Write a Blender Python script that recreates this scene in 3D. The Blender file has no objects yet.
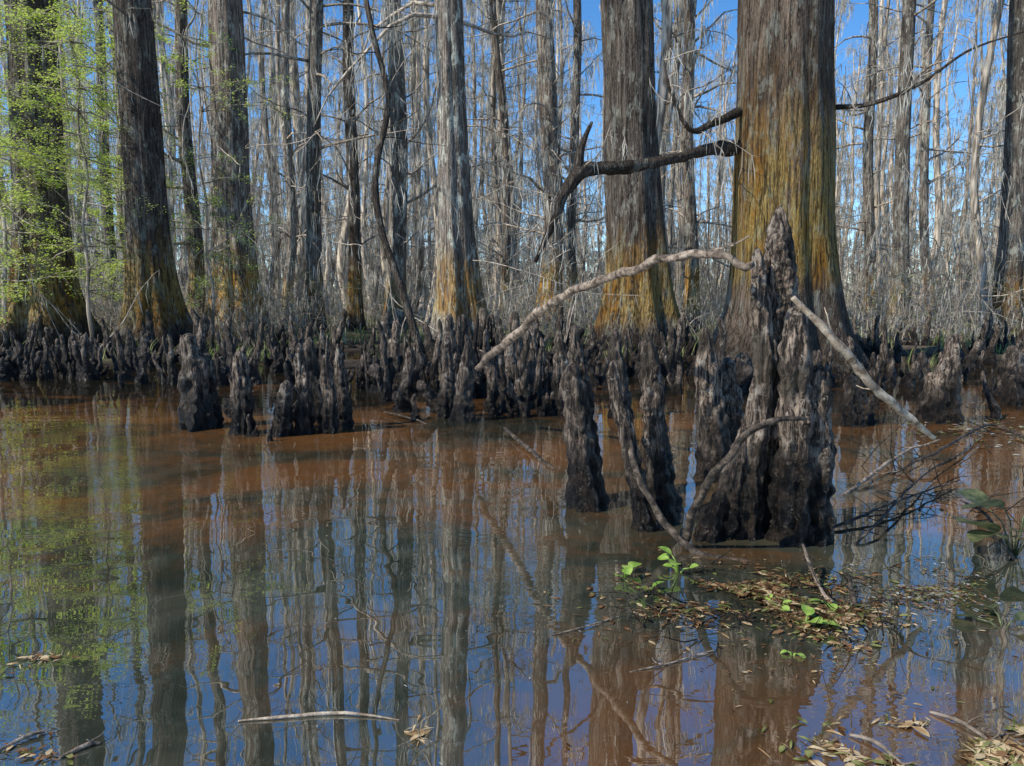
import bpy, math, random
from mathutils import Vector, noise, Matrix
random.seed(7)
scene = bpy.context.scene
F = 1024*26/36.0
PITCH = math.atan(83/F)
CH = 1.2
# ---- survey helper: bearing measured on the photo + a real distance -> world metres
def P(px, py, D):
    u = (px-512)/F; v = (383-py)/F
    d = Vector((u, math.cos(PITCH)+v*math.sin(PITCH), -math.sin(PITCH)+v*math.cos(PITCH)))
    t = D/d.y
    return Vector((0, 0, CH))+d*t
def G(px, py, z=0.0):
    u = (px-512)/F; v = (383-py)/F
    d = Vector((u, math.cos(PITCH)+v*math.sin(PITCH), -math.sin(PITCH)+v*math.cos(PITCH)))
    t = (z-CH)/d.z
    return Vector((0, 0, CH))+d*t
def RD(wpx, D): return 0.5*wpx*D/F
def nz(x, y, z=0.0): return noise.noise(Vector((x, y, z)))
def sstep(a, b, x):
    t = max(0, min(1, (x-a)/(b-a))); return t*t*(3-2*t)

# ---------------------------------------------------------------- node helpers
def newmat(name):
    m = bpy.data.materials.new(name); m.use_nodes = True
    nt = m.node_tree; nt.nodes.clear()
    out = nt.nodes.new('ShaderNodeOutputMaterial')
    return m, nt, out
def nd(nt, t, **kw):
    n = nt.nodes.new(t)
    for k, v in kw.items(): setattr(n, k, v)
    return n
def noise_tex(nt, vec, scale, detail=6, rough=0.6, dist=0.0):
    n = nd(nt, 'ShaderNodeTexNoise'); n.inputs['Scale'].default_value = scale
    n.inputs['Detail'].default_value = detail; n.inputs['Roughness'].default_value = rough
    n.inputs['Distortion'].default_value = dist
    if vec is not None: nt.links.new(vec, n.inputs['Vector'])
    return n.outputs['Fac']
def mapping(nt, vec, sc):
    n = nd(nt, 'ShaderNodeMapping'); n.inputs['Scale'].default_value = sc
    nt.links.new(vec, n.inputs['Vector']); return n.outputs[0]
def maprange(nt, val, a, b, c=0.0, d=1.0):
    n = nd(nt, 'ShaderNodeMapRange'); n.interpolation_type = 'SMOOTHSTEP'
    nt.links.new(val, n.inputs['Value'])
    for i, x in zip((1, 2, 3, 4), (a, b, c, d)): n.inputs[i].default_value = x
    return n.outputs[0]
def math_(nt, op, a, b=None):
    n = nd(nt, 'ShaderNodeMath', operation=op)
    for i, x in enumerate((a, b)):
        if x is None: continue
        if isinstance(x, (int, float)): n.inputs[i].default_value = x
        else: nt.links.new(x, n.inputs[i])
    return n.outputs[0]
def mix(nt, fac, a, b, mode='MIX'):
    n = nd(nt, 'ShaderNodeMix', data_type='RGBA', blend_type=mode)
    for s, x in ((n.inputs[0], fac), (n.inputs[6], a), (n.inputs[7], b)):
        if isinstance(x, (int, float)): s.default_value = x
        elif isinstance(x, tuple): s.default_value = (*x, 1)
        else: nt.links.new(x, s)
    return n.outputs[2]
def ramp(nt, fac, stops):
    n = nd(nt, 'ShaderNodeValToRGB'); cr = n.color_ramp
    while len(cr.elements) < len(stops): cr.elements.new(0.5)
    for e, (p, c) in zip(cr.elements, stops): e.position = p; e.color = (*c, 1)
    nt.links.new(fac, n.inputs[0]); return n.outputs[0]
def bsdf(nt, out, col, rough=0.9, bump=None, bstr=0.5, bdist=0.02, spec=0.3):
    b = nd(nt, 'ShaderNodeBsdfPrincipled')
    for s, x in (('Base Color', col), ('Roughness', rough), ('Specular IOR Level', spec)):
        if isinstance(x, (int, float)): b.inputs[s].default_value = x
        elif isinstance(x, tuple): b.inputs[s].default_value = (*x, 1)
        else: nt.links.new(x, b.inputs[s])
    if bump is not None:
        bn = nd(nt, 'ShaderNodeBump'); bn.inputs['Strength'].default_value = bstr
        bn.inputs['Distance'].default_value = bdist
        nt.links.new(bump, bn.inputs['Height']); nt.links.new(bn.outputs[0], b.inputs['Normal'])
    nt.links.new(b.outputs[0], out.inputs[0]); return b

# ---------------------------------------------------------------- materials
def bark_mat(name, dark, light, gold=0.0, goldlo=0.5, goldhi=3.0, lichen=0.3, vs=1.0, wet=0.5, simple=False, gth=.50):
    m, nt, out = newmat(name)
    tc = nd(nt, 'ShaderNodeTexCoord').outputs['Object']
    oi = nd(nt, 'ShaderNodeObjectInfo')
    off = nd(nt, 'ShaderNodeVectorMath', operation='ADD')
    nt.links.new(tc, off.inputs[0])
    cmb = nd(nt, 'ShaderNodeCombineXYZ')
    r20 = math_(nt, 'MULTIPLY', oi.outputs['Random'], 37.0)
    for i in range(2): nt.links.new(r20, cmb.inputs[i])
    nt.links.new(cmb.outputs[0], off.inputs[1]); vec = off.outputs[0]
    br = math_(nt, 'ADD', math_(nt, 'MULTIPLY', oi.outputs['Random'], .8), .6)
    cb = nd(nt, 'ShaderNodeCombineXYZ')
    for i in range(3): nt.links.new(br, cb.inputs[i])
    if simple:
        a = noise_tex(nt, mapping(nt, vec, (6, 6, .9)), 1.6, 1, .6)
        col = ramp(nt, a, [(.38, dark), (.62, light)])
        col = mix(nt, 1.0, col, cb.outputs[0], 'MULTIPLY')
        d = nd(nt, 'ShaderNodeBsdfDiffuse'); nt.links.new(col, d.inputs[0]); nt.links.new(d.outputs[0], out.inputs[0])
        return m
    ridg = noise_tex(nt, mapping(nt, vec, (9*vs, 9*vs, .7*vs)), 2.2, 4, .62, .4)
    fine = noise_tex(nt, mapping(nt, vec, (10*vs, 10*vs, 2.2*vs)), 6, 3, .7)
    big = noise_tex(nt, mapping(nt, vec, (1, 1, .35)), 1.3, 3, .6)
    col = ramp(nt, ridg, [(.39, tuple(c*.15 for c in dark)), (.48, dark), (.61, light)])
    col = mix(nt, maprange(nt, fine, .40, .7, 0, .6), col, tuple(min(1, c*1.4) for c in light))
    col = mix(nt, maprange(nt, big, .42, .62, .0, .6), col, tuple(c*.55 for c in dark))
    lp = noise_tex(nt, mapping(nt, vec, (2.2, 2.2, .9)), 2.6, 5, .75)
    z = nd(nt, 'ShaderNodeSeparateXYZ'); nt.links.new(tc, z.inputs[0]); zz = z.outputs[2]
    col = mix(nt, math_(nt, 'MULTIPLY', maprange(nt, lp, .52, .62), lichen), col, (.48, .49, .41))
    if gold > 0:
        gn = noise_tex(nt, mapping(nt, vec, (2.2, 2.2, .5)), 2.0, 6, .78, .3)
        up = maprange(nt, zz, goldlo, goldlo+.9)
        dn = maprange(nt, zz, goldhi*.45, goldhi, 1, 0)
        gm = math_(nt, 'MULTIPLY', up, dn)
        gm = math_(nt, 'MULTIPLY', maprange(nt, math_(nt, 'ADD', gn, math_(nt, 'MULTIPLY', gm, .12)), gth, gth+.13), math_(nt, 'MULTIPLY', gm, gold))
        gcol = mix(nt, maprange(nt, fine, .35, .65), (.28, .15, .04), (.56, .41, .13))
        gcol = mix(nt, maprange(nt, big, .45, .6), gcol, (.40, .19, .03))
        gcol = mix(nt, maprange(nt, lp, .5, .62, 0, .6), gcol, (.44, .42, .24))
        gcol = mix(nt, maprange(nt, ridg, .38, .52, .85, 0), gcol, (.045, .03, .016))
        col = mix(nt, gm, col, gcol)
    wm = maprange(nt, math_(nt, 'ADD', zz, math_(nt, 'MULTIPLY', big, .9)), .55, 1.25, wet, 0)
    col = mix(nt, wm, col, (.012, .010, .008))
    col = mix(nt, 1.0, col, cb.outputs[0], 'MULTIPLY')
    bsdf(nt, out, col, .92, ridg, 1.0, .14, .15)
    return m
BARK_MAIN = bark_mat('cypress_bark', (.085, .067, .054), (.26, .213, .172), gold=.9, goldlo=.15, goldhi=3.4, lichen=.5, wet=.8, gth=.47)
BARK_GOLD = bark_mat('cypress_bark_gold_lichen', (.11, .08, .058), (.31, .235, .175), gold=1, goldlo=1.0, goldhi=6.2, lichen=.45, wet=.6, gth=.47)
BARK_PALE = bark_mat('cypress_bark_pale', (.11, .092, .076), (.33, .285, .235), gold=.7, goldlo=.2, goldhi=3.0, lichen=.9, wet=.6)
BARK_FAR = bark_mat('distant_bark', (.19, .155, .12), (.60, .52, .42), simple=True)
TWIG = bark_mat('twig_bark', (.18, .145, .11), (.48, .41, .33), simple=True)
DTWIG = bark_mat('dark_limb_bark', (.035, .028, .022), (.14, .11, .085), lichen=.25, wet=0, vs=2)

def knee_mat():
    m, nt, out = newmat('cypress_knee_bark')
    tc = nd(nt, 'ShaderNodeTexCoord').outputs['Object']
    oi = nd(nt, 'ShaderNodeObjectInfo')
    cmb = nd(nt, 'ShaderNodeCombineXYZ')
    r20 = math_(nt, 'MULTIPLY', oi.outputs['Random'], 23.0)
    nt.links.new(r20, cmb.inputs[0]); nt.links.new(r20, cmb.inputs[1])
    off = nd(nt, 'ShaderNodeVectorMath', operation='ADD')
    nt.links.new(tc, off.inputs[0]); nt.links.new(cmb.outputs[0], off.inputs[1]); vec = off.outputs[0]
    fib = noise_tex(nt, mapping(nt, vec, (26, 26, 4)), 1.6, 5, .72, .8)
    pat = noise_tex(nt, vec, 9, 5, .75)
    big = noise_tex(nt, vec, 2.6, 3, .6)
    z = nd(nt, 'ShaderNodeSeparateXYZ'); nt.links.new(tc, z.inputs[0]); zz = z.outputs[2]
    dry = ramp(nt, fib, [(.41, (.012, .009, .007)), (.49, (.11, .080, .058)), (.60, (.44, .34, .255))])
    dry = mix(nt, maprange(nt, pat, .54, .64, 0, .7), dry, (.54, .475, .385))
    dry = mix(nt, maprange(nt, big, .5, .60, 0, .75), dry, (.035, .028, .018))
    wetc = mix(nt, maprange(nt, pat, .45, .65), (.006, .005, .004), (.05, .036, .025))
    wz = math_(nt, 'ADD', zz, math_(nt, 'MULTIPLY', big, -1.0))
    wf = maprange(nt, wz, -.33, .14, 1, 0)
    col = mix(nt, wf, dry, wetc)
    col = mix(nt, maprange(nt, oi.outputs['Random'], 0.3, 1, 0, .4), col, (.015, .012, .01))
    rg = maprange(nt, wf, 0, 1, .9, .3)
    h = math_(nt, 'ADD', fib, math_(nt, 'MULTIPLY', pat, .7))
    bsdf(nt, out, col, rg, h, 1.0, .06, .35)
    return m
KNEE = knee_mat()

def thin_mat(name, c1, c2, trans=.4, sc=3):
    m, nt, out = newmat(name)
    tc = nd(nt, 'ShaderNodeTexCoord').outputs['Object']
    n = noise_tex(nt, tc, sc, 0, .6)
    col = mix(nt, maprange(nt, n, .35, .65), c1, c2)
    d = nd(nt, 'ShaderNodeBsdfDiffuse'); nt.links.new(col, d.inputs[0])
    if trans < .2:
        nt.links.new(d.outputs[0], out.inputs[0]); return m
    t = nd(nt, 'ShaderNodeBsdfTranslucent'); nt.links.new(col, t.inputs[0])
    ms = nd(nt, 'ShaderNodeMixShader'); ms.inputs[0].default_value = trans
    nt.links.new(d.outputs[0], ms.inputs[1]); nt.links.new(t.outputs[0], ms.inputs[2])
    nt.links.new(ms.outputs[0], out.inputs[0]); return m
MOSS = thin_mat('spanish_moss', (.42, .395, .33), (.74, .70, .60), .4, 1.5)
LEAF = thin_mat('spring_leaf', (.40, .54, .08), (.68, .78, .20), .5, 4)
GRASS = thin_mat('bank_grass', (.18, .24, .07), (.42, .44, .20), .35, 2)
LIT_TAN = thin_mat('litter_tan', (.30, .19, .09), (.52, .40, .23), .1, 30)
LIT_BRN = thin_mat('litter_brown', (.06, .03, .016), (.20, .11, .055), .1, 30)
LIT_OLV = thin_mat('litter_olive', (.09, .10, .03), (.22, .22, .08), .1, 30)
LIT_GRY = thin_mat('litter_grey', (.16, .16, .15), (.38, .38, .35), .1, 30)

def hya_mat(name, c1, c2):
    m, nt, out = newmat(name)
    tc = nd(nt, 'ShaderNodeTexCoord').outputs['Object']
    n = noise_tex(nt, tc, 25, 4, .6)
    col = mix(nt, maprange(nt, n, .35, .65), c1, c2)
    b = nd(nt, 'ShaderNodeBsdfPrincipled'); nt.links.new(col, b.inputs['Base Color']); b.inputs['Roughness'].default_value = .35
    t = nd(nt, 'ShaderNodeBsdfTranslucent'); nt.links.new(col, t.inputs[0])
    ms = nd(nt, 'ShaderNodeMixShader'); ms.inputs[0].default_value = .35
    nt.links.new(b.outputs[0], ms.inputs[1]); nt.links.new(t.outputs[0], ms.inputs[2])
    nt.links.new(ms.outputs[0], out.inputs[0]); return m
HYA = hya_mat('hyacinth_leaf', (.20, .36, .05), (.42, .56, .12))
DKLEAF = hya_mat('dark_waterlily_leaf', (.06, .08, .035), (.17, .19, .09))

def stick_mat(name, c0, c1, c2):
    m, nt, out = newmat(name)
    tc = nd(nt, 'ShaderNodeTexCoord').outputs['Object']
    a = noise_tex(nt, tc, 22, 6, .7); b_ = noise_tex(nt, tc, 4, 4, .6)
    col = ramp(nt, a, [(.38, c0), (.5, c1), (.64, c2)])
    col = mix(nt, maprange(nt, b_, .45, .65, 0, .6), col, c0)
    bsdf(nt, out, col, .8, a, .9, .015); return m
STICK = stick_mat('fallen_branch_bark', (.06, .045, .032), (.25, .19, .14), (.48, .40, .31))
STICKP = stick_mat('bare_pale_wood', (.16, .11, .07), (.44, .35, .25), (.68, .58, .43))
STICKD = stick_mat('wet_dark_wood', (.012, .01, .008), (.06, .045, .032), (.18, .14, .105))

# ---------------------------------------------------------------- mesh builder
class MB:
    def __init__(s): s.v = []; s.f = []; s.m = []
    def tube(s, pts, rads, sides=6, mat=0, disp=0.0, dfreq=3.0):
        n = len(pts); base = len(s.v)
        up = Vector((0.13, 0.97, 0.2)).normalized(); prev = None
        for i, p in enumerate(pts):
            t = (pts[min(i+1, n-1)]-pts[max(i-1, 0)])
            if t.length < 1e-9: t = Vector((0, 0, 1))
            t.normalize()
            if prev is None:
                a = t.cross(up)
                if a.length < .1: a = t.cross(Vector((1, 0, 0)))
            else:
                a = prev-t*prev.dot(t)
            a.normalize(); prev = a; b = t.cross(a)
            for k in range(sides):
                th = 2*math.pi*k/sides; d = a*math.cos(th)+b*math.sin(th); r = rads[i]
                if disp: r *= 1+disp*noise.noise(p*dfreq+d*1.3)
                s.v.append(p+d*r)
        for i in range(n-1):
            for k in range(sides):
                k2 = (k+1) % sides
                s.f.append((base+i*sides+k, base+i*sides+k2, base+(i+1)*sides+k2, base+(i+1)*sides+k)); s.m.append(mat)
        for e in (0, n-1):
            s.v.append(pts[e].copy()); c = len(s.v)-1
            for k in range(sides):
                k2 = (k+1) % sides
                q = (base+e*sides+k, base+e*sides+k2, c)
                s.f.append(q if e else q[::-1]); s.m.append(mat)
    def strand(s, p, L, w, mat, rnd):
        a = rnd.uniform(0, math.pi); d = Vector((math.cos(a), math.sin(a), 0))*w
        j1 = Vector((rnd.uniform(-.12, .12), rnd.uniform(-.12, .12), 0))*L
        j2 = j1+Vector((rnd.uniform(-.15, .15), rnd.uniform(-.15, .15), 0))*L
        b = len(s.v)
        s.v += [p-d*.6, p+d*.6, p+j1+Vector((0, 0, -.5*L))+d, p+j1+Vector((0, 0, -.5*L))-d, p+j2+Vector((0, 0, -L))]
        s.f += [(b, b+1, b+2, b+3), (b+3, b+2, b+4)]; s.m += [mat, mat]
    def leaf(s, p, size, mat, rnd, flat=False):
        a = rnd.uniform(0, 2*math.pi); e = rnd.uniform(-.5, .5) if not flat else rnd.uniform(-.06, .06)
        d = Vector((math.cos(a), math.sin(a), e)).normalized()*size
        c = Vector((-math.sin(a), math.cos(a), rnd.uniform(-.8, .8) if not flat else rnd.uniform(-.1, .1))).normalized()*size*.35
        b = len(s.v)
        s.v += [p, p+d*.5+c, p+d, p+d*.5-c]; s.f.append((b, b+1, b+2, b+3)); s.m.append(mat)
    def mesh(s, name, mats, origin=Vector((0, 0, 0)), smooth=True):
        me = bpy.data.meshes.new(name)
        me.from_pydata([tuple(v-origin) for v in s.v], [], s.f)
        for m in mats: me.materials.append(m)
        me.polygons.foreach_set('material_index', s.m)
        me.polygons.foreach_set('use_smooth', [smooth]*len(s.f))
        me.update(); return me
    def obj(s, name, mats, origin=Vector((0, 0, 0)), parent=None, smooth=True):
        o = bpy.data.objects.new(name, s.mesh(name, mats, origin, smooth)); o.location = origin
        scene.collection.objects.link(o)
        if parent: o.parent = parent
        return o
def empty(name):
    e = bpy.data.objects.new(name, None); scene.collection.objects.link(e); return e
def inst(name, me, loc, rot, sc, parent):
    o = bpy.data.objects.new(name, me); o.location = loc; o.rotation_euler = (0, 0, rot)
    o.scale = sc if isinstance(sc, tuple) else (sc, sc, sc)
    scene.collection.objects.link(o)
    if parent: o.parent = parent
    return o
def spline(cps, n):
    """catmull-rom through control points"""
    c = [cps[0]*2-cps[1]]+list(cps)+[cps[-1]*2-cps[-2]]; out = []
    segs = len(cps)-1
    for i in range(n+1):
        u = i/n*segs; k = min(int(u), segs-1); t = u-k
        p0, p1, p2, p3 = c[k:k+4]
        out.append(.5*((2*p1)+(p2-p0)*t+(2*p0-5*p1+4*p2-p3)*t*t+(3*p1-p0-3*p2+p3)*t**3))
    return out
def lerp_list(vals, n):
    out = []
    for i in range(n+1):
        u = i/n*(len(vals)-1); k = min(int(u), len(vals)-2); out.append(vals[k]+(vals[k+1]-vals[k])*(u-k))
    return out

# ---------------------------------------------------------------- limbs + moss
def limb(mb, p, d, L, r, rnd, n=6, droop=.0, jit=.22, sides=5, mat=0, rend=.25):
    pts = [p.copy()]; d = d.normalized()
    for i in range(n):
        d = (d+Vector((rnd.gauss(0, jit), rnd.gauss(0, jit), rnd.gauss(0, jit)-droop))).normalized()
        pts.append(pts[-1]+d*L/n)
    mb.tube(pts, [r*(1-(1-rend)*i/n) for i in range(n+1)], sides, mat)
    return pts
def crown(mb, path, rads, zmin, zmax, nb, rnd, Lr=(1, 3.5), moss=2, bm=1, mm=2, twigs=4, mossw=.012, mossl=(.2, .9)):
    H = path[-1].z
    for _ in range(nb):
        z = zmin+(zmax-zmin)*rnd.random()
        i = min(range(len(path)), key=lambda k: abs(path[k].z-z)); p = path[i]
        j = min(i+1, len(path)-1)
        p = p.lerp(path[j], rnd.random())
        a = rnd.uniform(0, 2*math.pi); L = rnd.uniform(*Lr)*(1.15-.5*(z/H))
        d = Vector((math.cos(a), math.sin(a), rnd.uniform(-.1, .9)))
        pts = limb(mb, p+d.normalized()*rads[i]*.6, d, L, .012+.010*L, rnd, 6, .03, .2, 4, bm)
        allp = pts[1:]
        for _t in range(twigs):
            q = rnd.choice(pts[1:]); a2 = a+rnd.uniform(-1.2, 1.2)
            tp = limb(mb, q, Vector((math.cos(a2), math.sin(a2), rnd.uniform(-.3, .7))), L*rnd.uniform(.25, .6), .009, rnd, 3, .05, .25, 3, bm)
            allp += tp[1:]
        nm = moss*L/2; nm = int(nm)+(1 if rnd.random() < nm % 1 else 0)
        for _m in range(nm):
            q = rnd.choice(allp)
            Lm = rnd.uniform(*mossl)
            for _s in range(rnd.randint(4, 8)):
                mb.strand(q+Vector((rnd.gauss(0, .07), rnd.gauss(0, .07), rnd.uniform(-.15, .05))), Lm*rnd.uniform(.3, 1.1), mossw*rnd.uniform(.4, 1.3), mm, rnd)

def trunk(mb, path, r0, H, flare, fk, flute, nfl, segs, seed, taper=.55, ridge=.03):
    base = len(mb.v); n = len(path); rr = []
    ph = [nz(seed, k*3.1)*6 for k in range(4)]
    for i, p in enumerate(path):
        z = max(0, p.z)
        r = r0*(1-taper*z/H)*(1+flare*math.exp(-z/fk))
        rr.append(r)
        fa = flute*math.exp(-z/(fk*1.8))+.035
        for k in range(segs):
            th = 2*math.pi*k/segs
            w = math.cos(nfl*th+ph[0]+.05*z)*.6+math.cos((nfl-3)*th+ph[1])*.4+math.cos((nfl+4)*th+ph[2])*.25
            g = 1+fa*w
            g += ridge*noise.noise(Vector((math.cos(th)*9, math.sin(th)*9, z*.45+seed)))+.06*noise.noise(Vector((math.cos(th)*1.5, math.sin(th)*1.5, z*.5+seed*2)))
            mb.v.append(p+Vector((math.cos(th), math.sin(th), 0))*r*g)
    for i in range(n-1):
        for k in range(segs):
            k2 = (k+1) % segs
            mb.f.append((base+i*segs+k, base+i*segs+k2, base+(i+1)*segs+k2, base+(i+1)*segs+k)); mb.m.append(0)
    return rr

# ---------------------------------------------------------------- terrain
def ground_z(x, y):
    ys = 12.3+1.2*nz(x*.18, 3.3)+.5*nz(x*.7, 8.1)+ (1.3 if x > 1 else 0)*sstep(1, 4, x)
    t = sstep(ys-1.2, ys+1.0, y)
    z = -.42+.40*t+.06*sstep(15.5, 19, y)+.11*nz(x*.45, y*.45)*(.4+t*.8)+.07*nz(x*1.7, y*1.7)
    z += .18*sstep(22, 60, y)
    return z
mb = MB(); ysr = []; y = -30.0
while y < 400:
    ysr.append(y); y += .3 if -1 < y < 30 else (1.5 if y < 60 and y > -5 else 12)
xsr = []; x = -300.0
while x < 300.1:
    xsr.append(x); x += .35 if -22 <= x < 22 else (2 if -50 <= x < 50 else 12.5)
for yy in ysr:
    for xx in xsr: mb.v.append(Vector((xx, yy, ground_z(xx, yy))))
nx = len(xsr)
for j in range(len(ysr)-1):
    for i in range(nx-1):
        mb.f.append((j*nx+i, j*nx+i+1, (j+1)*nx+i+1, (j+1)*nx+i)); mb.m.append(0)
m, nt, out = newmat('swamp_mud_litter')
tc = nd(nt, 'ShaderNodeTexCoord').outputs['Object']
a = noise_tex(nt, tc, 14, 6, .75); b_ = noise_tex(nt, tc, .9, 4, .65)
col = ramp(nt, a, [(.36, (.05, .035, .02)), (.5, (.17, .13, .085)), (.66, (.38, .31, .21))])
col = mix(nt, maprange(nt, b_, .5, .62, 0, .6), col, (.13, .16, .05))
z = nd(nt, 'ShaderNodeSeparateXYZ'); nt.links.new(tc, z.inputs[0])
col = mix(nt, maprange(nt, z.outputs[2], .0, .16, 1, 0), col, (.022, .015, .01))
bsdf(nt, out, col, .95, a, .8, .05)
mb.obj('ground', [m])

# water (opaque: the silt hides the bed)
m, nt, out = newmat('swamp_water')
tc = nd(nt, 'ShaderNodeTexCoord').outputs['Object']
sx = nd(nt, 'ShaderNodeSeparateXYZ'); nt.links.new(tc, sx.inputs[0])
n1 = noise_tex(nt, mapping(nt, tc, (.55, .9, 1)), .9, 5, .65, .6)
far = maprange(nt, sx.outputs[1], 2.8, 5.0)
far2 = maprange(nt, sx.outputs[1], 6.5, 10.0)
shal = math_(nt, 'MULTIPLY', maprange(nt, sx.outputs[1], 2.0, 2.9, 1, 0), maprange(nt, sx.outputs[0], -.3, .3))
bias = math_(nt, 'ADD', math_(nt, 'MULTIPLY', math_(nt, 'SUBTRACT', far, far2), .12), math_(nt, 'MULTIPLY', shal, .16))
fn = noise_tex(nt, mapping(nt, tc, (3, 3, 1)), 1.5, 5, .7, 1.5)
red = maprange(nt, math_(nt, 'ADD', math_(nt, 'ADD', math_(nt, 'MULTIPLY', n1, .75), math_(nt, 'MULTIPLY', fn, .25)), bias), .48, .74)
silt = noise_tex(nt, mapping(nt, tc, (2, 2, 1)), 1.1, 4, .6, 1.0)
base = mix(nt, maprange(nt, silt, .35, .65), (.026, .034, .022), (.066, .070, .046))
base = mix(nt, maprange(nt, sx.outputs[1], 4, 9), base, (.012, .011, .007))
murk = mix(nt, red, base, (.16, .070, .022))
rip1 = noise_tex(nt, mapping(nt, tc, (1.3, 2.6, 1)), 1.5, 1, .5)
rip2 = noise_tex(nt, mapping(nt, tc, (4, 13, 1)), 2.0, 1, .5)
patch = maprange(nt, noise_tex(nt, tc, .5, 1, .5), .50, .64)
h = math_(nt, 'ADD', math_(nt, 'MULTIPLY', rip1, .36), math_(nt, 'MULTIPLY', math_(nt, 'MULTIPLY', rip2, patch), .12))
bn = nd(nt, 'ShaderNodeBump'); bn.inputs['Strength'].default_value = .24; bn.inputs['Distance'].default_value = .02
nt.links.new(h, bn.inputs['Height'])
dif = nd(nt, 'ShaderNodeBsdfDiffuse'); nt.links.new(murk, dif.inputs[0])
gl = nd(nt, 'ShaderNodeBsdfGlossy'); gl.inputs['Roughness'].default_value = .0; nt.links.new(bn.outputs[0], gl.inputs['Normal'])
fr = nd(nt, 'ShaderNodeFresnel'); fr.inputs['IOR'].default_value = 5.5; nt.links.new(bn.outputs[0], fr.inputs['Normal'])
ms2 = nd(nt, 'ShaderNodeMixShader'); nt.links.new(fr.outputs[0], ms2.inputs[0])
nt.links.new(dif.outputs[0], ms2.inputs[1]); nt.links.new(gl.outputs[0], ms2.inputs[2])
nt.links.new(ms2.outputs[0], out.inputs[0])
mb = MB(); mb.v = [Vector((-300, -30, 0)), Vector((300, -30, 0)), Vector((300, 399, 0)), Vector((-300, 399, 0))]
mb.f = [(0, 1, 2, 3)]; mb.m = [0]; mb.obj('water', [m])

# ---------------------------------------------------------------- main cypress trees
def main_tree(name, bpx, tpx, D, wpx, mat, flare, fk, flute, nfl, seed, H=28, segs=84, bend=.15, nb=32, lowb=7, moss=4):
    base = P(bpx, 345, D); base.z = -.3
    top = P(tpx, 0, D); lean = (top.x-P(bpx, 345, D).x)/(top.z)
    path = []; z = -.3; rnd = random.Random(seed)
    while z < H:
        bx = bend*nz(z*.12, seed*1.7)*min(1, max(z, 0)/3)
        path.append(Vector((base.x+lean*max(z, 0)*(.6 if z > 12 else 1)+(lean*12*.4 if z > 12 else 0)+bx, D+bend*nz(z*.1, seed*2.9)*min(1, max(z, 0)/3), z)))
        z += .1 if z < 4 else (.3 if z < 12 else 1.2)
    mb = MB()
    rr = trunk(mb, path, RD(wpx, D), H, flare, fk, flute, nfl, segs, seed)
    crown(mb, path, rr, lowb, H, nb, rnd, (1.2, 4.2), moss)
    o = mb.obj(name, [mat, TWIG, MOSS], origin=Vector((base.x, D, 0)))
    return o, path, rr
N = 'bald_cypress_tree'
main_tree(N, 48, 28, 19, 50, BARK_MAIN, 1.15, .9, .2, 9, 1.3)
main_tree(N, 158, 131, 17.5, 40, BARK_MAIN, 1.1, .9, .22, 8, 2.1)
main_tree(N, 240, 228, 24, 38, BARK_MAIN, .8, 1.3, .16, 8, 3.7)
main_tree(N, 462, 450, 18, 31, BARK_PALE, 1.0, 1.3, .32, 7, 4.9)
main_tree(N, 642, 628, 17, 56, BARK_MAIN, .9, .9, .15, 10, 5.2)
main_tree(N, 785, 785, 14, 97, BARK_GOLD, .6, .75, .14, 11, 6.4, segs=110, bend=.1)
main_tree(N, 1008, 1024, 24, 27, BARK_PALE, .8, 1.0, .2, 7, 7.5)
main_tree(N, 900, 908, 27, 15, BARK_PALE, .9, 1.0, .2, 7, 8.5, segs=40)
for i, (b, t, D, w) in enumerate([(195, 184, 26, 14), (315, 312, 25, 15), (356, 346, 27, 13), (396, 394, 28, 19), (547, 541, 27, 21),
                                   (287, 284, 33, 10), (690, 694, 26, 13), (930, 935, 30, 9), (575, 571, 32, 10), (870, 872, 33, 11), (505, 498, 36, 9), (110, 96, 32, 11)]):
    main_tree(N, b, t, D, w, BARK_PALE if i % 2 else BARK_MAIN, .8, .9, .15, 7, 10.3+i, segs=28, nb=42, lowb=2.5, bend=.5, moss=7)

# ---------------------------------------------------------------- distant forest (instanced variants)
variants = []
for k in range(9):
    rnd = random.Random(100+k); mb = MB(); H = rnd.uniform(24, 33); path = []; z = -.3
    while z < H:
        path.append(Vector((1.1*nz(z*.09, k*5.1)*min(1, z/4), 1.1*nz(z*.09, k*7.7)*min(1, z/4), z))); z += .4 if z < 3 else 1.2
    rr = trunk(mb, path, rnd.uniform(.10, .24), H, 1.0, .9, .12, 6, 12, k*2.3, .6)
    crown(mb, path, rr, 2.5, H, 42, rnd, (.7, 2.6), 6, mossw=.018, mossl=(.3, 1.3))
    variants.append(mb.mesh('distant_cypress', [BARK_FAR, TWIG, MOSS]))
forest = empty('distant_cypress_forest')
rnd = random.Random(5); cnt = 0
for _ in range(370):
    D = 24+(rnd.random()**.75)*80
    x = rnd.uniform(-1, 1)*(D*.85+6)
    if D < 30 and rnd.random() < .5: continue
    s = rnd.uniform(.75, 1.15)
    inst('distant_cypress', rnd.choice(variants), (x, D, ground_z(x, D)-.1), rnd.uniform(0, 6.28), (s*rnd.uniform(.7, 1.4),)*2+(s,), forest); cnt += 1
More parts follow.
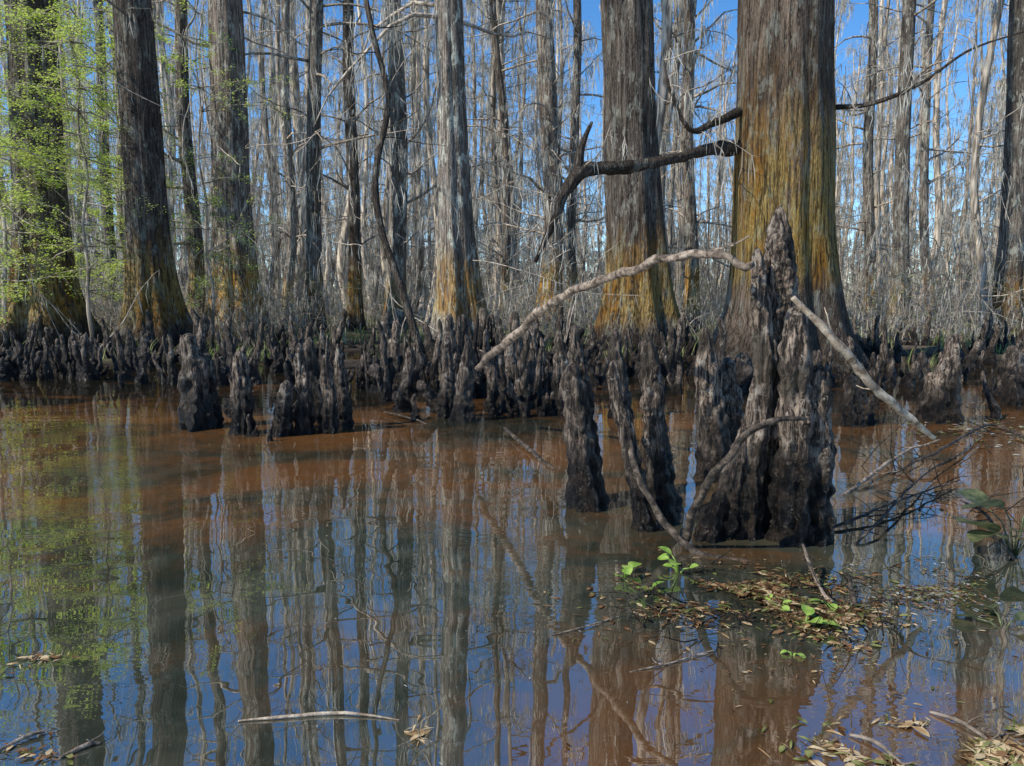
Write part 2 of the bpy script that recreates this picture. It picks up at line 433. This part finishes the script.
# shorter second-growth stems far back close off the view at eye level
lowv = []
for k in range(4):
    rnd = random.Random(700+k); mb = MB()
    for _ in range(5):
        x0 = rnd.uniform(-2.5, 2.5); y0 = rnd.uniform(-2.5, 2.5); H = rnd.uniform(6, 13); path = []
        for i in range(12): path.append(Vector((x0+.5*nz(i*.3, k+x0), y0+.5*nz(i*.3, k+y0+9), -.2+H*i/11)))
        r0 = rnd.uniform(.05, .12); mb.tube(path, [r0*(1-.7*i/11) for i in range(12)], 6, 0)
        crown(mb, path, [r0]*12, .8, H, 16, rnd, (.6, 2.0), 3, mossw=.028, mossl=(.3, 1.0))
    lowv.append(mb.mesh('second_growth', [BARK_FAR, TWIG, MOSS]))
for _ in range(230):
    D = 55+rnd.random()*75; x = rnd.uniform(-1, 1)*(D*.8+6)
    inst('second_growth', rnd.choice(lowv), (x, D, ground_z(x, D)), rnd.uniform(0, 6.28), rnd.uniform(.7, 1.15), forest)

# brush / undergrowth
bv = []
for k in range(5):
    rnd = random.Random(300+k); mb = MB()
    for _ in range(24):
        a = rnd.uniform(0, 6.28); p = Vector((rnd.gauss(0, .5), rnd.gauss(0, .5), -.1)); L = rnd.uniform(.8, 2.8)
        pts = limb(mb, p, Vector((math.cos(a)*.5, math.sin(a)*.5, 1)), L, .011, rnd, 6, .03, .16, 3, 0)
        for _t in range(6):
            q = rnd.choice(pts[2:]); a2 = rnd.uniform(0, 6.28)
            tp = limb(mb, q, Vector((math.cos(a2), math.sin(a2), rnd.uniform(-.2, .9))), L*.35, .006, rnd, 3, .05, .25, 3, 0)
            for _m in range(1): mb.strand(tp[-1], rnd.uniform(.15, .4), .012, 1, rnd)
            if rnd.random() < .35:
                for _l in range(4): mb.leaf(tp[-1]+Vector((rnd.gauss(0, .06), rnd.gauss(0, .06), rnd.gauss(0, .06))), .07, 2, rnd)
    bv.append(mb.mesh('brush', [TWIG, MOSS, GRASS]))
brush = empty('undergrowth_brush'); rnd = random.Random(9)
for _ in range(450):
    D = 19+rnd.random()**1.1*95; x = rnd.uniform(-1, 1)*(D*.8+5)
    inst('brush', rnd.choice(bv), (x, D, ground_z(x, D)), rnd.uniform(0, 6.28), rnd.uniform(.6, 1.2)*(1+max(0, D-45)*.012), brush)

# bank grass
mb = MB(); rnd = random.Random(21)
for _ in range(900):
    D = 14+rnd.random()**1.3*26; x = rnd.uniform(-1, 1)*(D*.75+2)
    if nz(x*.3, D*.3) < -.05: continue
    gz = ground_z(x, D)
    if gz < -.05: continue
    for _b in range(12):
        a = rnd.uniform(0, 6.28); L = rnd.uniform(.15, .5); p = Vector((x+rnd.gauss(0, .15), D+rnd.gauss(0, .15), gz-.02))
        t = Vector((math.cos(a)*L*.4, math.sin(a)*L*.4, L)); w = Vector((-math.sin(a), math.cos(a), 0))*.012
        b = len(mb.v); mb.v += [p-w, p+w, p+t*.6+w*.7, p+t*.6-w*.7, p+t+Vector((t.x*.5, t.y*.5, -.03))]
        mb.f += [(b, b+1, b+2, b+3), (b+3, b+2, b+4)]; mb.m += [0, 0]
mb.obj('bank_grass', [GRASS], smooth=False)

# ---------------------------------------------------------------- leafy saplings (spring green)
def sapling(bpx, D, H, r, seed, specs, leaf=.06, dens=26):
    mb = MB(); rnd = random.Random(seed); b = P(bpx, 345, D); b.z = ground_z(b.x, D)-.05
    path = [b+Vector((.35*nz(i*.3, seed), .3*nz(i*.3, seed+4), H*i/14)) for i in range(15)]
    mb.tube(path, [r*(1-.8*i/14) for i in range(15)], 8, 0)
    for _ in range(specs):
        q = path[rnd.randint(3, 14)]; a = rnd.uniform(0, 6.28); L = rnd.uniform(.7, 2.4)
        pts = limb(mb, q, Vector((math.cos(a), math.sin(a), rnd.uniform(0, .5))), L, .016, rnd, 6, .05, .2, 4, 0)
        for _t in range(6):
            c = rnd.choice(pts[2:]); a2 = a+rnd.uniform(-1.3, 1.3)
            tp = limb(mb, c, Vector((math.cos(a2), math.sin(a2), rnd.uniform(-.2, .3))), rnd.uniform(.3, .8), .006, rnd, 5, .06, .2, 3, 0)
            for _l in range(dens):
                k = rnd.randint(0, 4); pp = tp[k].lerp(tp[k+1], rnd.random())
                mb.leaf(pp+Vector((rnd.gauss(0, .06), rnd.gauss(0, .06), rnd.gauss(0, .05))), leaf*rnd.uniform(.5, 1.2), 1, rnd)
    mb.obj('leafy_sapling_tree', [TWIG, LEAF], origin=b, smooth=False)
sapling(-10, 15, 7.5, .05, 41, 40, .055, 30)
sapling(92, 17.2, 7.0, .05, 42, 60, .055, 34)
sapling(212, 20, 8.5, .05, 43, 36, .06)
sapling(60, 22, 11, .07, 44, 70, .075, 34)
sapling(-90, 18, 11, .07, 45, 36, .07)
sapling(10, 18, 8, .06, 46, 60, .07, 32)
sapling(130, 25, 10, .06, 47, 60, .08, 34)

# leaning sapling, arching limb of the big tree, vines
mb = MB()
cp = [P(424, 345, 14.5), P(402, 290, 14.5), P(380, 225, 14.7), P(376, 170, 14.8), P(388, 100, 15), P(372, 30, 15), P(360, -40, 15), P(352, -150, 15), P(345, -260, 15)]
cp[0].z = -.05
mb.tube(spline(cp, 60), lerp_list([.09, .075, .07, .065, .06, .055, .05, .04, .02], 60), 10, 0, .25, 3)
rnd = random.Random(3); pp = spline(cp, 60)
for _ in range(14):
    q = pp[rnd.randint(20, 60)]; a = rnd.uniform(0, 6.28)
    t = limb(mb, q, Vector((math.cos(a), math.sin(a), .3)), rnd.uniform(.6, 1.6), .015, rnd, 6, .03, .25, 4, 0)
    for _m in range(8): mb.strand(rnd.choice(t), rnd.uniform(.2, .6), .01, 1, rnd)
mb.obj('leaning_sapling', [DTWIG, MOSS], origin=cp[0])

mb = MB(); D = 13.9
cp = [P(738, 148, D), P(705, 150, D-.3), P(668, 160, D-.6), P(620, 168, D-.9), P(585, 170, D-1.1), P(566, 190, D-1.2), P(552, 225, D-1.2), P(535, 262, D-1.2)]
mb.tube(spline(cp, 60), lerp_list([.13, .10, .09, .10, .11, .09, .06, .03], 60), 12, 0, .5, 5)
cp2 = [P(578, 172, D-1.1), P(580, 150, D-1.1), P(592, 122, D-1.0)]
mb.tube(spline(cp2, 12), lerp_list([.1, .07, .025], 12), 8, 0, .3, 4)
cp3 = [P(740, 112, D), P(715, 122, D-.3), P(690, 130, D-.5), P(670, 90, D-.6), P(664, 60, D-.6)]
mb.tube(spline(cp3, 30), lerp_list([.09, .07, .045, .03, .015], 30), 8, 0, .3, 4)
cp4 = [P(828, 108, D), P(870, 104, D-.4), P(920, 84, D-.8), P(970, 50, D-1), P(1030, 30, D-1)]
mb.tube(spline(cp4, 30), lerp_list([.05, .04, .03, .02, .01], 30), 7, 0, .3, 4)
rnd = random.Random(8)
for c in (cp, cp3, cp4):
    pp = spline(c, 40)
    for _ in range(12):
        q = pp[rnd.randint(6, 40)]
        t = limb(mb, q, Vector((rnd.uniform(-1, 1), rnd.uniform(-.6, .6), rnd.uniform(-.6, 1))), rnd.uniform(.4, 1.2), .012, rnd, 6, .0, .25, 4, 1)
        for _m in range(8): mb.strand(rnd.choice(t), rnd.uniform(.2, .6), .008, 2, rnd)
mb.obj('arching_cypress_limb', [DTWIG, TWIG, MOSS], origin=cp[0])

mb = MB(); rnd = random.Random(77)
for _ in range(130):
    D = rnd.uniform(15, 24); x = rnd.uniform(-.75, .75)*D; z0 = rnd.uniform(0, 6)
    t = limb(mb, Vector((x, D, z0 if rnd.random() < .5 else 0)), Vector((rnd.uniform(-1, 1), rnd.uniform(-.5, .5), rnd.uniform(-.3, 1.6))), rnd.uniform(1.5, 5), rnd.uniform(.006, .02), rnd, 14, 0, .13, 4, 0)
    for _m in range(18):
        q = rnd.choice(t)
        if q.z > 1.2: mb.strand(q, rnd.uniform(.15, .6), .007, 1, rnd)
mb.obj('tangled_vines', [TWIG, MOSS])

# ---------------------------------------------------------------- cypress knees
def column(mb, cps, rads, seed, segs=24, rings=36, lump=.22, flute=.10, mat=0, cap=.1):
    pts = spline(cps, rings); rr = lerp_list(rads, rings); base = len(mb.v)
    n = len(pts); ph = nz(seed, 1.1)*9; nf = 5+int(abs(nz(seed, 7.7))*8)
    for i, p in enumerate(pts):
        t = i/rings; r = rr[i]
        if t > 1-cap: r *= math.sqrt(max(0.0, 1-((t-1+cap)/cap)**2))*.97+.03
        T = (pts[min(i+1, n-1)]-pts[max(i-1, 0)]).normalized()
        a = T.cross(Vector((0.1, 1, 0))).normalized(); b = T.cross(a)
        for k in range(segs):
            th = 2*math.pi*k/segs; d = a*math.cos(th)+b*math.sin(th)
            q = p+d*r; s_ = 1/max(.04, max(rads))
            g = 1+lump*noise.noise(q*s_*.8+Vector((seed, 0, 0)))+lump*.9*noise.noise(q*s_*2.1+Vector((0, seed, 0)))+lump*.6*noise.noise(Vector((q.x*s_*5, q.y*s_*5, q.z*s_*2.2)))
            w = math.cos(nf*th+ph+3*nz(t*3, seed))
            g += flute*(w if w > 0 else w*1.6)*(1-.5*t)
            mb.v.append(p+d*r*g)
    for i in range(n-1):
        for k in range(segs):
            k2 = (k+1) % segs
            mb.f.append((base+i*segs+k, base+i*segs+k2, base+(i+1)*segs+k2, base+(i+1)*segs+k)); mb.m.append(mat)
    mb.v.append(pts[-1]+(pts[-1]-pts[-2])*.2); c = len(mb.v)-1
    for k in range(segs):
        mb.f.append((base+(n-1)*segs+k, base+(n-1)*segs+(k+1) % segs, c)); mb.m.append(mat)

def knee_px(name, cols, D, ws=.92):
    """cols: list of (list of (px,py,width_px), depth offset)"""
    mb = MB(); o = None
    for ci, (ps, dd) in enumerate(cols):
        pts = [P(a, b, D+dd) for a, b, w in ps]; rads = [RD(w*ws, D+dd) for a, b, w in ps]
        b0 = pts[0].copy(); b0.z = -.35
        if pts[0].z > -.1 and ps[0][1] > 400: pts = [b0]+pts; rads = [rads[0]*1.15]+rads
        if o is None: o = Vector((pts[0].x, D, 0))
        column(mb, pts, rads, D*3.1+ci*5.7+ps[0][0], segs=48, rings=90, lump=.30, flute=.12)
    return mb.obj(name, [KNEE], origin=o)
K = 'cypress_knee'
knee_px(K, [([(768, 545, 46), (770, 480, 40), (774, 400, 35), (779, 320, 34), (780, 250, 25), (779, 206, 16)], .06),
            ([(744, 545, 38), (750, 470, 30), (763, 380, 24), (760, 300, 19), (757, 247, 12)], -.03),
            ([(794, 545, 44), (794, 470, 40), (796, 400, 36), (796, 345, 31), (795, 306, 18)], -.14),
            ([(722, 545, 34), (728, 500, 28), (738, 455, 18), (744, 425, 10)], -.05),
            ([(705, 548, 28), (712, 520, 22), (722, 490, 13)], -.1),
            ([(785, 330, 26), (781, 270, 27), (776, 232, 20)], .03)], 3.72)
knee_px(K, [([(814, 550, 40), (816, 490, 32), (818, 430, 29), (819, 390, 25), (819, 364, 15)], 0)], 3.6)
knee_px(K, [([(587, 520, 42), (583, 470, 34), (578, 420, 27), (573, 385, 22), (573, 363, 14)], 0),
            ([(592, 520, 34), (583, 400, 20), (576, 350, 15), (574, 324, 9)], .12)], 4.2)
knee_px(K, [([(662, 540, 40), (660, 480, 32), (654, 420, 25), (650, 370, 21), (647, 336, 13)], 0)], 4.0)
knee_px(K, [([(655, 560, 36), (640, 500, 22), (626, 430, 17), (616, 390, 14), (612, 360, 10)], 0)], 3.8)
knee_px(K, [([(715, 480, 42), (712, 430, 32), (708, 380, 26), (706, 350, 20), (705, 326, 12)], 0),
            ([(735, 480, 34), (732, 420, 25), (728, 380, 20), (727, 357, 12)], .1)], 4.9)
knee_px(K, [([(198, 432, 42), (196, 400, 36), (194, 370, 30), (190, 345, 20), (187, 333, 12)], 0),
            ([(214, 430, 22), (211, 390, 15), (207, 355, 11)], .1)], 6.9, .82)
knee_px(K, [([(243, 438, 30), (243, 400, 22), (241, 372, 18), (239, 350, 11)], 0)], 6.6, .85)
knee_px(K, [([(280, 440, 28), (284, 410, 20), (287, 380, 12)], 0), ([(303, 440, 28), (304, 400, 20), (300, 365, 14), (299, 343, 8)], .1),
            ([(328, 440, 26), (328, 400, 19), (326, 380, 14), (325, 355, 9)], .15), ([(345, 436, 22), (343, 400, 16), (340, 375, 14), (338, 343, 9)], .4)], 6.5, .8)
knee_px(K, [([(462, 430, 30), (464, 400, 22), (466, 370, 17), (468, 342, 10)], 0), ([(448, 430, 22), (446, 400, 16), (447, 365, 12), (447, 335, 8)], .2)], 7.3, .85)
knee_px(K, [([(945, 432, 40), (946, 400, 30), (948, 370, 24), (952, 350, 18), (955, 333, 11)], 0), ([(925, 432, 24), (928, 400, 18), (932, 372, 11)], .2)], 7.2, .85)
knee_px(K, [([(1012, 402, 32), (1012, 375, 24), (1013, 345, 14)], 0)], 9.0)
knee_px(K, [([(620, 420, 26), (620, 385, 18), (616, 350, 12), (615, 328, 8)], 0)], 7.5)
knee_px(K, [([(853, 438, 24), (852, 405, 18), (850, 375, 11)], 0)], 7)
knee_px(K, [([(565, 420, 30), (562, 380, 20), (560, 352, 14), (558, 330, 8)], 0)], 8)

kv = []
for k in range(22):
    rnd = random.Random(500+k); mb = MB()
    for c in range(rnd.choice([1, 1, 2, 2, 3, 4])):
        H = rnd.uniform(.35, 1.0)*(1 if c == 0 else .75); r = rnd.uniform(.038, .08); ox = Vector((rnd.gauss(0, .14), rnd.gauss(0, .1), 0)) if c else Vector((0, 0, 0))
        lx = Vector((rnd.gauss(0, .09), rnd.gauss(0, .09), 0))
        cps = [ox+Vector((0, 0, -.3)), ox+Vector((0, 0, .08)), ox+lx*.5+Vector((0, 0, H*.4)), ox+lx+Vector((rnd.gauss(0, .03), 0, H*.75)), ox+lx*1.2+Vector((0, 0, H))]
        column(mb, cps, [r*2.1, r*1.5, r*.9, r*rnd.uniform(.55, 1.0), r*rnd.uniform(.4, .7)], k*3.3+c, 16, 24, .36, .12, cap=.16)
    kv.append(mb.mesh('cypress_knee_shape', [KNEE]))
kf = empty('cypress_knee_field'); rnd = random.Random(61)
def kn(x, y, s): inst('knee', rnd.choice(kv), (x, y, 0), rnd.uniform(0, 6.28), (s*rnd.uniform(.7, 1.4), s*rnd.uniform(.7, 1.4), s), kf)
c = 0
while c < 470:
    D = rnd.uniform(8.8, 19); x = rnd.uniform(-.78, .78)*D; px = 512+x/D*F
    near = 11.0
    if 110 < px < 350: near = 9.8
    if 350 <= px < 560: near = 9.0
    if px > 560: near = 9.4
    if D < near: continue
    if nz(x*.5, D*.5, 4) < -.12 and rnd.random() < .6: continue
    kn(x, D, rnd.uniform(.35, 1.15)); c += 1
for _ in range(40):
    p = G(rnd.uniform(-20, 130), rnd.uniform(362, 380)); kn(p.x, p.y, rnd.uniform(.4, .9))
for _ in range(15):  # outliers in the group left of centre
    p = G(rnd.uniform(180, 360), rnd.uniform(400, 430)); kn(p.x, p.y, rnd.uniform(.3, .6))
for _ in range(14):
    p = G(rnd.uniform(380, 560), rnd.uniform(396, 418)); kn(p.x, p.y, rnd.uniform(.4, .8))
for _ in range(14):
    p = G(rnd.uniform(840, 1040), rnd.uniform(380, 425)); kn(p.x, p.y, rnd.uniform(.3, .8))
for px, py, s in ((250, 436, .3), (270, 441, .3), (415, 420, .5), (500, 412, .75), (515, 408, .8)):
    p = G(px, py); kn(p.x, p.y, s)

# ---------------------------------------------------------------- fallen branches
def branch(name, cps, rads, mat, twigs=0, seed=1, sides=12, n=60, disp=.45, tl=(.1, .35)):
    mb = MB(); pts = spline(cps, n); rnd = random.Random(seed)
    k_ = rads[0]*.5
    pts = [p+Vector((nz(p.x*7, p.z*7, seed), nz(p.y*5, p.x*7, seed+3), nz(p.x*8, p.y*5, seed+6)))*k_*(2 if 0 < i < n else 0) for i, p in enumerate(pts)]
    mb.tube(pts, lerp_list(rads, n), sides, 0, disp, 14)
    for _ in range(twigs):
        q = pts[rnd.randint(int(n*.3), n)]
        limb(mb, q, Vector((rnd.uniform(-1, 1), rnd.uniform(-.5, .5), rnd.uniform(-.2, .9))), rnd.uniform(*tl), rads[-1]*.5+.002, rnd, 6, 0, .2, 5, 0)
    return mb.obj(name, [mat], origin=cps[0])
FB = 'fallen_branch'
branch(FB, [P(478, 368, 6.6), P(510, 338, 6.0), P(545, 308, 5.4), P(600, 280, 4.7), P(650, 264, 4.2), P(700, 254, 3.8), P(752, 264, 3.45)], [.03, .032, .03, .026, .022, .020, .018], STICK, 0)
branch(FB, [P(750, 236, 3.5), P(730, 246, 3.6), P(712, 250, 3.75)], [.004, .004, .006], STICK, 2, 2, tl=(.05, .15))
branch(FB, [P(793, 297, 3.45), P(830, 335, 3.45), P(868, 380, 3.5), P(905, 414, 3.6), P(934, 438, 3.7)], [.010, .019, .021, .018, .012], STICKP, 3, 4)
branch(FB, [P(684, 550, 3.5), P(694, 510, 3.4), P(716, 472, 3.3), P(745, 438, 3.25), P(775, 421, 3.25), P(804, 419, 3.3)], [.020, .019, .017, .015, .013, .009], STICKD)
branch(FB, [P(610, 385, 4.0), P(628, 440, 3.8), P(650, 500, 3.6), P(685, 545, 3.45), P(725, 560, 3.35), P(748, 562, 3.3)], [.012, .016, .017, .017, .014, .008], STICKD)
branch(FB, [G(505, 428, .04), G(530, 450, .02), G(568, 482, -.03)], [.014, .018, .010], STICKD, 0, 6)
branch(FB, [G(385, 412, .03), G(410, 418, .03), G(435, 427, -.02)], [.008, .010, .008], STICKD)
# half sunk sticks on the right
branch(FB, [G(830, 505, -.03), G(865, 480, .03), G(905, 452, .10), G(940, 440, .16)], [.012, .012, .01, .006], STICK, 3, 8)
branch(FB, [G(800, 545, -.04), G(850, 520, .03), G(900, 500, .05), G(960, 480, .02)], [.008, .008, .006, .004], STICKD, 6, 9)
branch(FB, [G(840, 560, -.04), G(880, 520, .05), G(930, 470, .06), G(980, 445, .02)], [.006, .007, .006, .004], STICKD, 6, 10)
branch(FB, [G(1030, 575, -.05), G(1005, 545, .06), G(985, 515, .16), G(960, 500, .2)], [.009, .008, .007, .004], STICKD, 4, 11)
branch(FB, [G(1030, 440, .02), G(990, 425, .05), G(940, 450, .1), G(890, 475, .0)], [.012, .012, .01, .006], STICKD, 6, 12)
branch(FB, [G(838, 612, -.02), G(822, 590, .02), G(808, 560, .10), G(803, 545, .13)], [.006, .007, .008, .006], STICK, 1, 13, tl=(.04, .1))
branch(FB, [G(858, 612, -.02), G(852, 596, .03), G(848, 575, .06)], [.012, .012, .006], STICKD, 1, 13, tl=(.03, .08))
branch(FB, [G(238, 721, .004), G(290, 716, .006), G(345, 713, .006), G(400, 720, .002)], [.003, .0045, .0045, .002], STICKP, 0, 14)
branch(FB, [G(630, 672, .0), G(665, 664, .006), G(715, 650, .004)], [.002, .003, .002], STICK, 2, 15, tl=(.03, .06))
branch(FB, [G(550, 636, .0), G(580, 628, .008), G(620, 616, .004)], [.002, .003, .002], STICK, 2, 16, tl=(.03, .08))
for s_, (x0, y0, x1, y1) in enumerate([(930, 712, 1000, 748), (850, 735, 905, 766), (985, 735, 1030, 752), (0, 750, 45, 732), (60, 757, 100, 742)]):
    a = G(x0, y0, .004); b = G(x1, y1, .006); branch(FB, [a, a.lerp(b, .5)+Vector((.01, .02, .006)), b], [.004, .006, .003], (STICK, STICK, STICKD)[s_ % 3], 2, 30+s_, tl=(.03, .1))

mb = MB(); rnd = random.Random(90)
for _ in range(46):
    p = G(rnd.uniform(830, 1030), rnd.uniform(400, 520), 0); p.z = -.02
    limb(mb, p, Vector((rnd.uniform(-1, 1), rnd.uniform(-.6, .6), rnd.uniform(.05, .5))), rnd.uniform(.2, .8), rnd.uniform(.0025, .005), rnd, 8, .04, .14, 4, 0)
for _ in range(90):
    p = G(rnd.uniform(640, 900), rnd.uniform(560, 645), 0); p.z = .004
    limb(mb, p, Vector((rnd.uniform(-1, 1), rnd.uniform(-.6, .6), rnd.uniform(.0, .25))), rnd.uniform(.08, .3), rnd.uniform(.0015, .004), rnd, 8, .03, .16, 4, 0)
mb.obj('waterlogged_twigs', [DTWIG])

# ---------------------------------------------------------------- floating litter
def litter(name, cx, cy, rx, ry, n, mats, seed, size=(.01, .045), pile=0.0, gap=-.12):
    mb = MB(); rnd = random.Random(seed); c0 = G(cx, cy)
    for _ in range(n):
        a = rnd.uniform(0, 6.28); q = min(2.2, abs(rnd.gauss(0, .65)))
        p = G(cx+rx*q*math.cos(a), cy+ry*q*math.sin(a)); 
        if nz(p.x*5, p.y*5, seed) < gap+.2*nz(p.x*20, p.y*20)+.12*q: continue
        h = .003+pile*max(0, 1-q)*rnd.random()+rnd.random()*.003
        L = rnd.uniform(*size); an = rnd.uniform(0, 6.28); w = L*rnd.choice([.03, .05, .08, .2])
        d = Vector((math.cos(an), math.sin(an), rnd.uniform(-.05, .12)*(1 if pile else .3)))*L; e = Vector((-math.sin(an), math.cos(an), 0))*w
        p.z = h; mm = rnd.randrange(len(mats)); b = len(mb.v)
        cu = Vector((0, 0, L*rnd.uniform(0, .15)))
        mb.v += [p, p+d*.35+e+cu, p+d*.75+e*.8+cu*.6, p+d, p+d*.75-e*.8+cu*.3, p+d*.35-e+cu*.5]
        mb.f += [(b, b+1, b+2, b+3, b+4, b+5)]; mb.m.append(mm)
    mb.obj(name, mats, origin=c0, smooth=False)
LT = 'floating_leaf_litter'
TB = [LIT_TAN, LIT_BRN, LIT_BRN, LIT_BRN, LIT_OLV]
litter(LT, 20, 656, 45, 9, 300, [LIT_TAN, LIT_TAN, LIT_BRN], 1)
litter(LT, 760, 597, 125, 28, 4800, TB, 2, (.010, .055), .025, -.12)
litter(LT, 830, 622, 70, 24, 1500, TB, 3, (.010, .05), .02, -.15)
litter(LT, 660, 606, 100, 35, 400, TB, 4)
litter(LT, 930, 592, 90, 36, 3400, [LIT_GRY, LIT_BRN, LIT_OLV, LIT_BRN], 5, (.006, .03), 0, -.15)
litter(LT, 960, 750, 120, 24, 3500, [LIT_TAN, LIT_TAN, LIT_BRN, LIT_OLV], 6, (.01, .06), .01, -.1)
litter(LT, 30, 755, 60, 16, 90, TB, 7)
litter(LT, 420, 735, 8, 14, 40, [LIT_TAN], 8)
litter(LT, 600, 470, 500, 60, 200, [LIT_GRY, LIT_BRN], 9, (.01, .03))
litter(LT, 850, 650, 200, 90, 900, TB, 10, (.006, .03))
litter(LT, 980, 430, 90, 24, 800, [LIT_GRY, LIT_OLV, LIT_BRN], 11, (.02, .08), .04)
litter(LT, 400, 640, 450, 100, 90, [LIT_GRY, LIT_BRN], 12, (.006, .02))

# ---------------------------------------------------------------- aquatic plants
def hyacinth(px, py, n, size, seed, mat=HYA, name='water_hyacinth', spread=.05, hgt=.05):
    mb = MB(); rnd = random.Random(seed); c = G(px, py)
    for _ in range(n):
        a = rnd.uniform(0, 6.28); r = rnd.uniform(.3, 1)*spread; s = size*rnd.uniform(.6, 1.15); h = hgt*rnd.uniform(.3, 1.2)
        tip = c+Vector((math.cos(a)*r, math.sin(a)*r, h))
        mb.tube([c+Vector((0, 0, -.02)), c.lerp(tip, .5)+Vector((0, 0, h*.25)), tip], [.004, .004, .0025], 6, 1)
        d = Vector((math.cos(a), math.sin(a), rnd.uniform(-.2, .8))).normalized(); sd = Vector((-math.sin(a), math.cos(a), rnd.uniform(-.4, .4))).normalized(); nn = d.cross(sd)
        b = len(mb.v)
        mb.v.append(tip.copy())
        prof = [0, .62, .9, 1.0, .92, .62, 0]
        for i, w in enumerate(prof):
            t = i/6
            if i == 0: continue
            L = tip+d*s*1.15*t-nn*s*.25*t*t
            for q in (-1, -.5, 0, .5, 1): mb.v.append(L+sd*q*w*s*.5+nn*abs(q)*w*s*.14)
        for k in range(4): mb.f.append((b, b+1+k, b+2+k)); mb.m.append(0)
        for i in range(5):
            for k in range(4):
                o_ = b+1+i*5+k; mb.f.append((o_, o_+5, o_+6, o_+1)); mb.m.append(0)
    mb.obj(name, [mat, mat], origin=c)
hyacinth(625, 577, 5, .06, 1, spread=.05, hgt=.05)
hyacinth(678, 572, 5, .06, 2, spread=.05, hgt=.06)
hyacinth(772, 608, 3, .045, 3, spread=.05, hgt=.02)
hyacinth(806, 626, 4, .07, 4, spread=.04, hgt=.03)
hyacinth(648, 592, 2, .045, 5, spread=.03, hgt=.02)
hyacinth(828, 606, 3, .05, 6, spread=.03, hgt=.02)
hyacinth(793, 655, 2, .035, 9, spread=.03, hgt=.01)
hyacinth(1014, 556, 9, .17, 17, DKLEAF, 'spatterdock_plant', .12, .2)
hyacinth(1004, 628, 4, .09, 8, DKLEAF, 'spatterdock_plant', .09, .04)

# ---------------------------------------------------------------- world, sun, camera
EL, ROT = math.radians(43), math.radians(-118)
w = bpy.data.worlds.new('World'); scene.world = w; w.use_nodes = True
nt = w.node_tree; bg = nt.nodes['Background']; sk = nt.nodes.new('ShaderNodeTexSky'); sk.sky_type = 'NISHITA'
sk.sun_disc = False; sk.sun_elevation = EL; sk.sun_rotation = ROT; sk.dust_density = 0; sk.ozone_density = 4; sk.air_density = 1.0; sk.altitude = 1200
hs = nt.nodes.new('ShaderNodeHueSaturation'); hs.inputs['Saturation'].default_value = 1.22; hs.inputs['Value'].default_value = 1.35
nt.links.new(sk.outputs[0], hs.inputs['Color']); nt.links.new(hs.outputs[0], bg.inputs[0]); bg.inputs[1].default_value = .15
L = bpy.data.lights.new('sun', 'SUN'); L.energy = 5.0; L.angle = math.radians(.5); L.color = (1, .93, .81)
so = bpy.data.objects.new('sun', L); scene.collection.objects.link(so)
sv = Vector((math.sin(ROT)*math.cos(EL), math.cos(ROT)*math.cos(EL), math.sin(EL)))
so.rotation_euler = sv.to_track_quat('Z', 'Y').to_euler(); so.location = sv*60
cam = bpy.data.cameras.new('camera'); cam.lens = 26; cam.sensor_width = 36; cam.clip_end = 1500; cam.clip_start = .05
co = bpy.data.objects.new('camera', cam); co.location = (0, 0, CH); co.rotation_euler = (math.pi/2-PITCH, 0, 0)
scene.collection.objects.link(co); scene.camera = co
scene.view_settings.view_transform = 'Standard'; scene.view_settings.look = 'None'; scene.view_settings.exposure = 0
